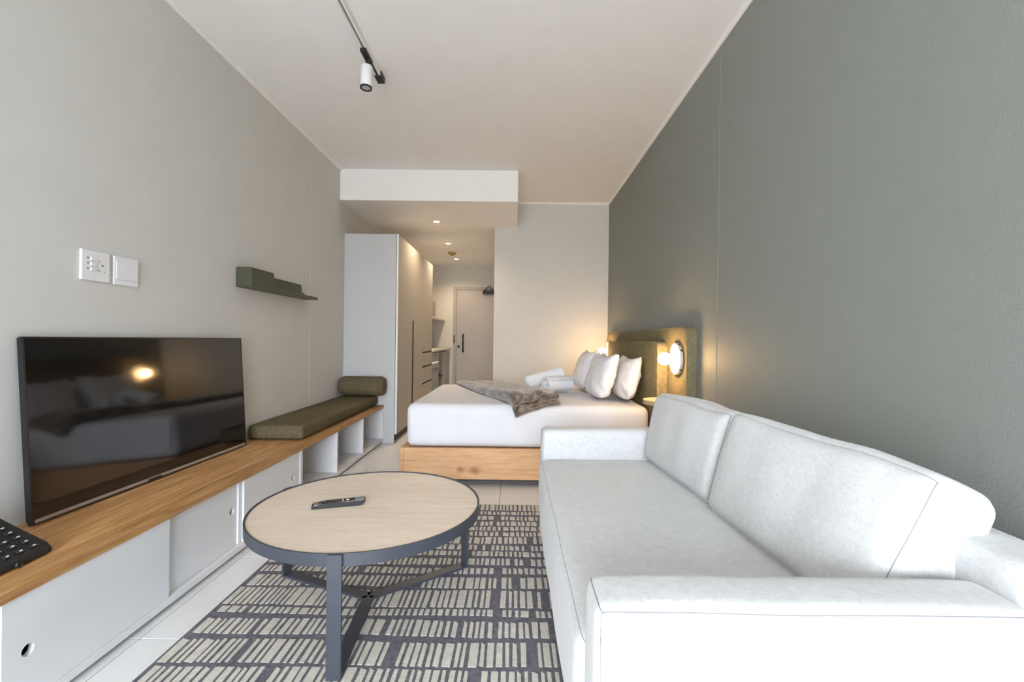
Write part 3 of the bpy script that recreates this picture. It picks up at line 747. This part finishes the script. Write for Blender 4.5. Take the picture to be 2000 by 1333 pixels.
# rolled towels
def towel(lab, c, L, r, direction, seed):
    t = thing('rolled_towel', lab, 'towel', c, group='rolled white towels on the bed')
    t.rotation_euler = Vector((0, 0, 1)).rotation_difference(Vector(direction).normalized()).to_euler()
    b = bmesh.new(); N = 96; turns = 3.6; K = 10; th = r/turns*.86
    rows = []
    for k in range(K+1):
        z = (k/K-.5)*L; O_, I_ = [], []
        for i in range(N+1):
            a = 2*PI*turns*i/N + seed; rr = th*.9+(r-th*.9)*i/N
            q = Vector((math.cos(a)*1.5+seed, math.sin(a)*1.5, z*6)); d_ = 1+.07*noise.noise(q)
            zz = z + (.008*math.sin(a*1.3+seed)*(1 if abs(k/K-.5) > .49 else 0))
            O_.append(b.verts.new((rr*d_*math.cos(a), rr*d_*math.sin(a), zz)))
            I_.append(b.verts.new(((rr*d_-th*.82)*math.cos(a), (rr*d_-th*.82)*math.sin(a), zz)))
        rows.append((O_, I_))
    for (O0, I0), (O1, I1) in zip(rows, rows[1:]):
        for i in range(N):
            b.faces.new((O0[i], O0[i+1], O1[i+1], O1[i])); b.faces.new((I0[i], I1[i], I1[i+1], I0[i+1]))
        b.faces.new((O0[0], O1[0], I1[0], I0[0])); b.faces.new((O0[N], I0[N], I1[N], O1[N]))
    for O_, I_ in (rows[0], rows[-1]):
        for i in range(N): b.faces.new((O_[i], I_[i], I_[i+1], O_[i+1]))
    obj('towelling', b, 'towel_white', t, True, True, autosmooth=50)
    return t
towel('rolled white towel lying on the bed with its spiral end showing', (.385, 3.99, .672), .28, .072, (.80, .60, .0), 1.0)
towel('rolled white towel propped up slantwise behind the other towel', (.275, 4.185, .705), .34, .068, (.86, .16, .26), 2.2)

# folded throw
th_ = thing('throw_blanket', 'folded brown-grey plush throw laid across the bed', 'blanket', (-.1, 3.95, .59))
def throw():
    b = bmesh.new()
    A0, A1 = Vector((-.595, 4.74)), Vector((-.20, 4.76))     # far end, left / right
    B0, B1 = Vector((.010, 3.195)), Vector((.325, 3.285))     # near end
    # cross-section as (s across 0..1, height)
    cs = [(1.03, .004)]
    cs += [(1-.95*k/10, .003+.001*math.sin(k)) for k in range(11)]
    cs += [(.03-.035*math.sin(PI*k/8), .003+.026*(1-math.cos(PI*k/8))/2*1.9) for k in range(9)]
    cs += [(.05+.90*k/14, .052+.006*math.sin(k*.9)) for k in range(15)]
    cs += [(.95+.05*math.sin(PI*k/6), .052-.012*(1-math.cos(PI*k/6))) for k in range(1, 7)]
    cs += [(.95-.80*k/10, .027+.002*math.sin(k*1.3)) for k in range(1, 11)]
    cs += [(.14-.03*math.sin(PI*k/4), .027-.006*(1-math.cos(PI*k/4))) for k in range(1, 5)]
    cs += [(.16+.86*k/10, .014+.002*math.sin(k)) for k in range(1, 11)]
    K = 36; rows = []
    for k in range(K+1):
        f = k/K
        bend = .045*math.sin(PI*f)
        L = A0.lerp(B0, f) + Vector((bend*.9, 0)) * (-1); Rr = A1.lerp(B1, f) + Vector((bend*1.3, 0))
        row = []
        for (s, hgt) in cs:
            p = L.lerp(Rr, s)
            hh = hgt*(.55+1.0*f+.10*math.sin(f*9))
            wv = (noise.noise(Vector((s*4, f*9, 0)))*.010 + noise.noise(Vector((s*9, f*20, 5)))*.004)*(1 if hgt > .03 else .1)
            z = .5935 + max(hh + wv, .0015 if hgt < .01 else hh*.5)
            # droop over the near mattress edge
            dr = max(0, 3.325-p.y)
            z -= dr*dr*5.5*(1.0 if s < .6 else .8)
            row.append(b.verts.new((p.x, p.y, z)))
        rows.append(row)
    for r0, r1 in zip(rows, rows[1:]):
        for i in range(len(cs)-1): b.faces.new((r0[i], r0[i+1], r1[i+1], r1[i]))
    edge = [v.co.copy() for v in rows[-1]]
    return b, edge
tb, edge = throw()
o = obj('plush_cloth', tb, 'throw_fur', th_, True)
sm = o.modifiers.new('thick', 'SOLIDIFY'); sm.thickness = .005; sm.offset = 0
obj('hem', tube(edge, .0042, 6), 'throw_edge', th_, True)
